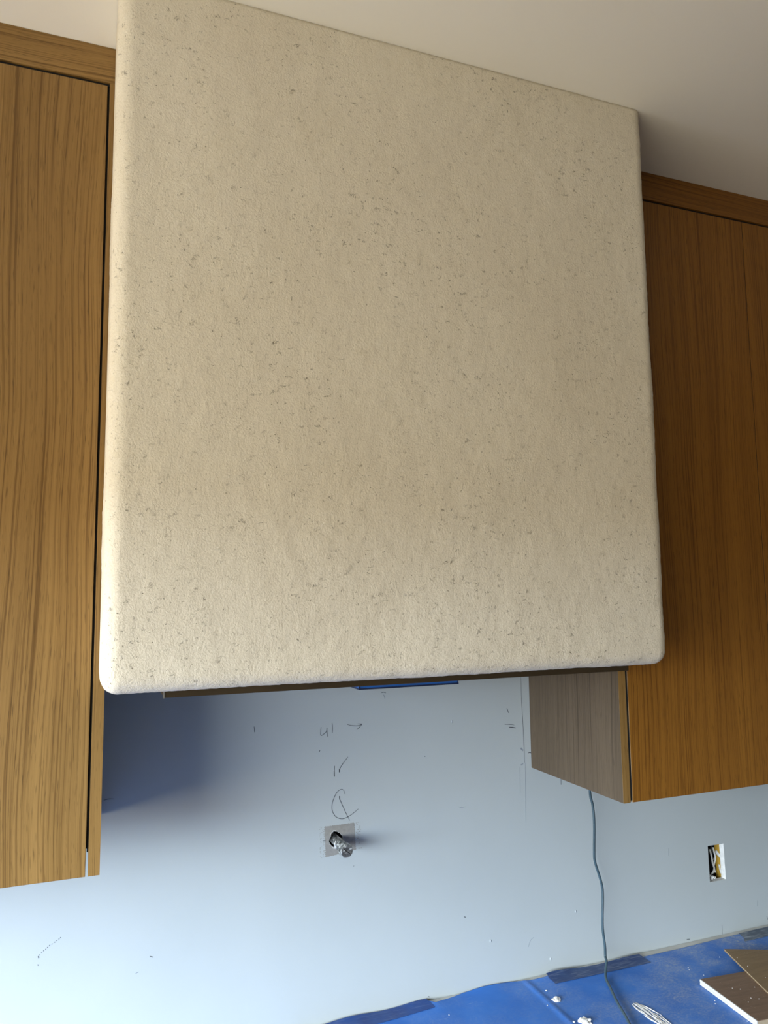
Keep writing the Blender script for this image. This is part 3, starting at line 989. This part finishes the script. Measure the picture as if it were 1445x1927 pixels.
def lump(name, label, c, sx, sy, sz, rot, seed, group=None, sub=3, zoff=None):
    bm = bmesh.new()
    bmesh.ops.create_icosphere(bm, subdivisions=sub, radius=1.0)
    for v in bm.verts:
        q = v.co * 1.7 + Vector((seed * 3.1, 0, 0))
        f = 1 + 0.42 * noise.noise(q) + 0.22 * noise.noise(q * 3)
        v.co = Vector((v.co.x * f * sx, v.co.y * f * sy, max(-0.3, v.co.z * f) * sz))
    bmesh.ops.rotate(bm, verts=bm.verts, matrix=Matrix.Rotation(rot, 3, 'Z'))
    o = obj(name, bm, LUMP)
    o.location = (c[0], c[1], (paper_z(c[0], c[1]) if zoff is None else zoff) + 0.3 * sz + 0.0003)
    return tag(o, label, 'plaster', group)


L = [(0.9629, -0.1080), (0.9688, -0.2005), (0.9641, -0.0670), (0.9470, -0.1946)]
lump('plaster_clump', 'white plaster clump on the paper beside the fold, left of the cable', L[0], 0.011, 0.008, 0.004, 0.3, 1)
lump('plaster_clump', 'white plaster clump at the bottom edge of the photo below the fold', L[1], 0.011, 0.013, 0.005, 1.1, 2)
lump('plaster_crumb', 'tiny plaster crumb between the fold and the tape strip', L[2], 0.0022, 0.0018, 0.0012, 0.2, 3, sub=2)
lump('plaster_crumb', 'small plaster crumb just left of the lowest plaster clump', L[3], 0.0028, 0.0028, 0.0015, 0.2, 4, sub=2)
# long smear: many overlapping ridges swept out by a trowel
sa, sb = [(1.1080, -0.1793), (1.1200, -0.2992)]
bm = bmesh.new()
rr = random.Random(9)
dv = Vector((sb[0] - sa[0], sb[1] - sa[1], 0)); nv = Vector((-dv.y, dv.x, 0)).normalized()
for i in range(46):
    t0 = rr.random() ** 1.2 * 0.8
    t1 = min(1.0, t0 + rr.uniform(0.12, 0.4))
    s = rr.uniform(-1, 1)
    wd_ = lambda t: 0.003 + 0.013 * math.sin(math.pi * min(1, t * 0.8 + 0.12))
    pp = []
    for q in range(7):
        t = t0 + (t1 - t0) * q / 6
        c = Vector((sa[0], sa[1], 0)) + dv * t + nv * (s * wd_(t) + 0.0012 * noise.noise(Vector((t * 9, i, 0))))
        c.z = paper_z(c.x, c.y) + 0.0004
        pp.append(c)
    r0 = rr.uniform(0.0006, 0.0017)
    tube(bm, pp, [r0 * k2 for k2 in (0.3, 0.8, 1, 1.1, 1, 0.7, 0.2)], 6)
tag(obj('plaster_smear', bm, LUMP, smooth=True), 'long white trowelled plaster smear right of the cable', 'plaster')
PAPER_SPOTS = ('just left of the cardboard corner', 'highest of those right of the cable', 'upper of two below the white board edge',
               'lower of two below the white board edge', 'along the middle of the white edge', 'by the near end of the white edge',
               'at the far corner of the brown board', 'just below the highest one right of the cable', 'right of the fold by the larger clump',
               'leftmost, below the first tape strip')
BOARD_SPOTS = ('nearest its back edge', 'rightmost of the upper pair', 'left of the lower pair', 'right of the lower pair',
               'lowest of all', 'leftmost of all')
CARD_SPOTS = ('nearest its pointed corner', 'in the middle', 'nearest the right edge of the photo')
cr = [(1.4336, -0.0936), (1.3270, -0.1053), (1.2753, -0.2390), (1.2668, -0.2492), (1.2838, -0.2830), (1.2763, -0.3247), (1.3343, -0.1457), (1.3220, -0.1141), (0.9331, -0.1185), (0.7229, -0.0718)]
for i, c in enumerate(cr):
    lump('plaster_crumb', 'plaster crumb on the blue paper, ' + PAPER_SPOTS[i], c, 0.0014, 0.0012, 0.0009, i, i + 5, 'crumbs on the blue paper', 1)
cr = [(1.3430, -0.2441), (1.3787, -0.2493), (1.3355, -0.2797), (1.3485, -0.2885), (1.3177, -0.2895), (1.3305, -0.2342)]
for i, c in enumerate(cr):
    lump('plaster_crumb', 'tiny pale plaster crumb on top of the brown board, ' + BOARD_SPOTS[i], c, 0.0010, 0.0009, 0.0006, i, i + 20, 'crumbs on the brown board', 1, zoff=CT + 0.0022 + BT)
cr = [(1.4406, -0.1414), (1.4311, -0.1815), (1.4256, -0.2352)]
for i, c in enumerate(cr):
    lump('plaster_crumb', 'tiny pale plaster crumb on the cardboard sheet, ' + CARD_SPOTS[i], c, 0.0010, 0.0009, 0.0006, i, i + 30, 'crumbs on the cardboard', 1, zoff=ZC2 + 0.0048)
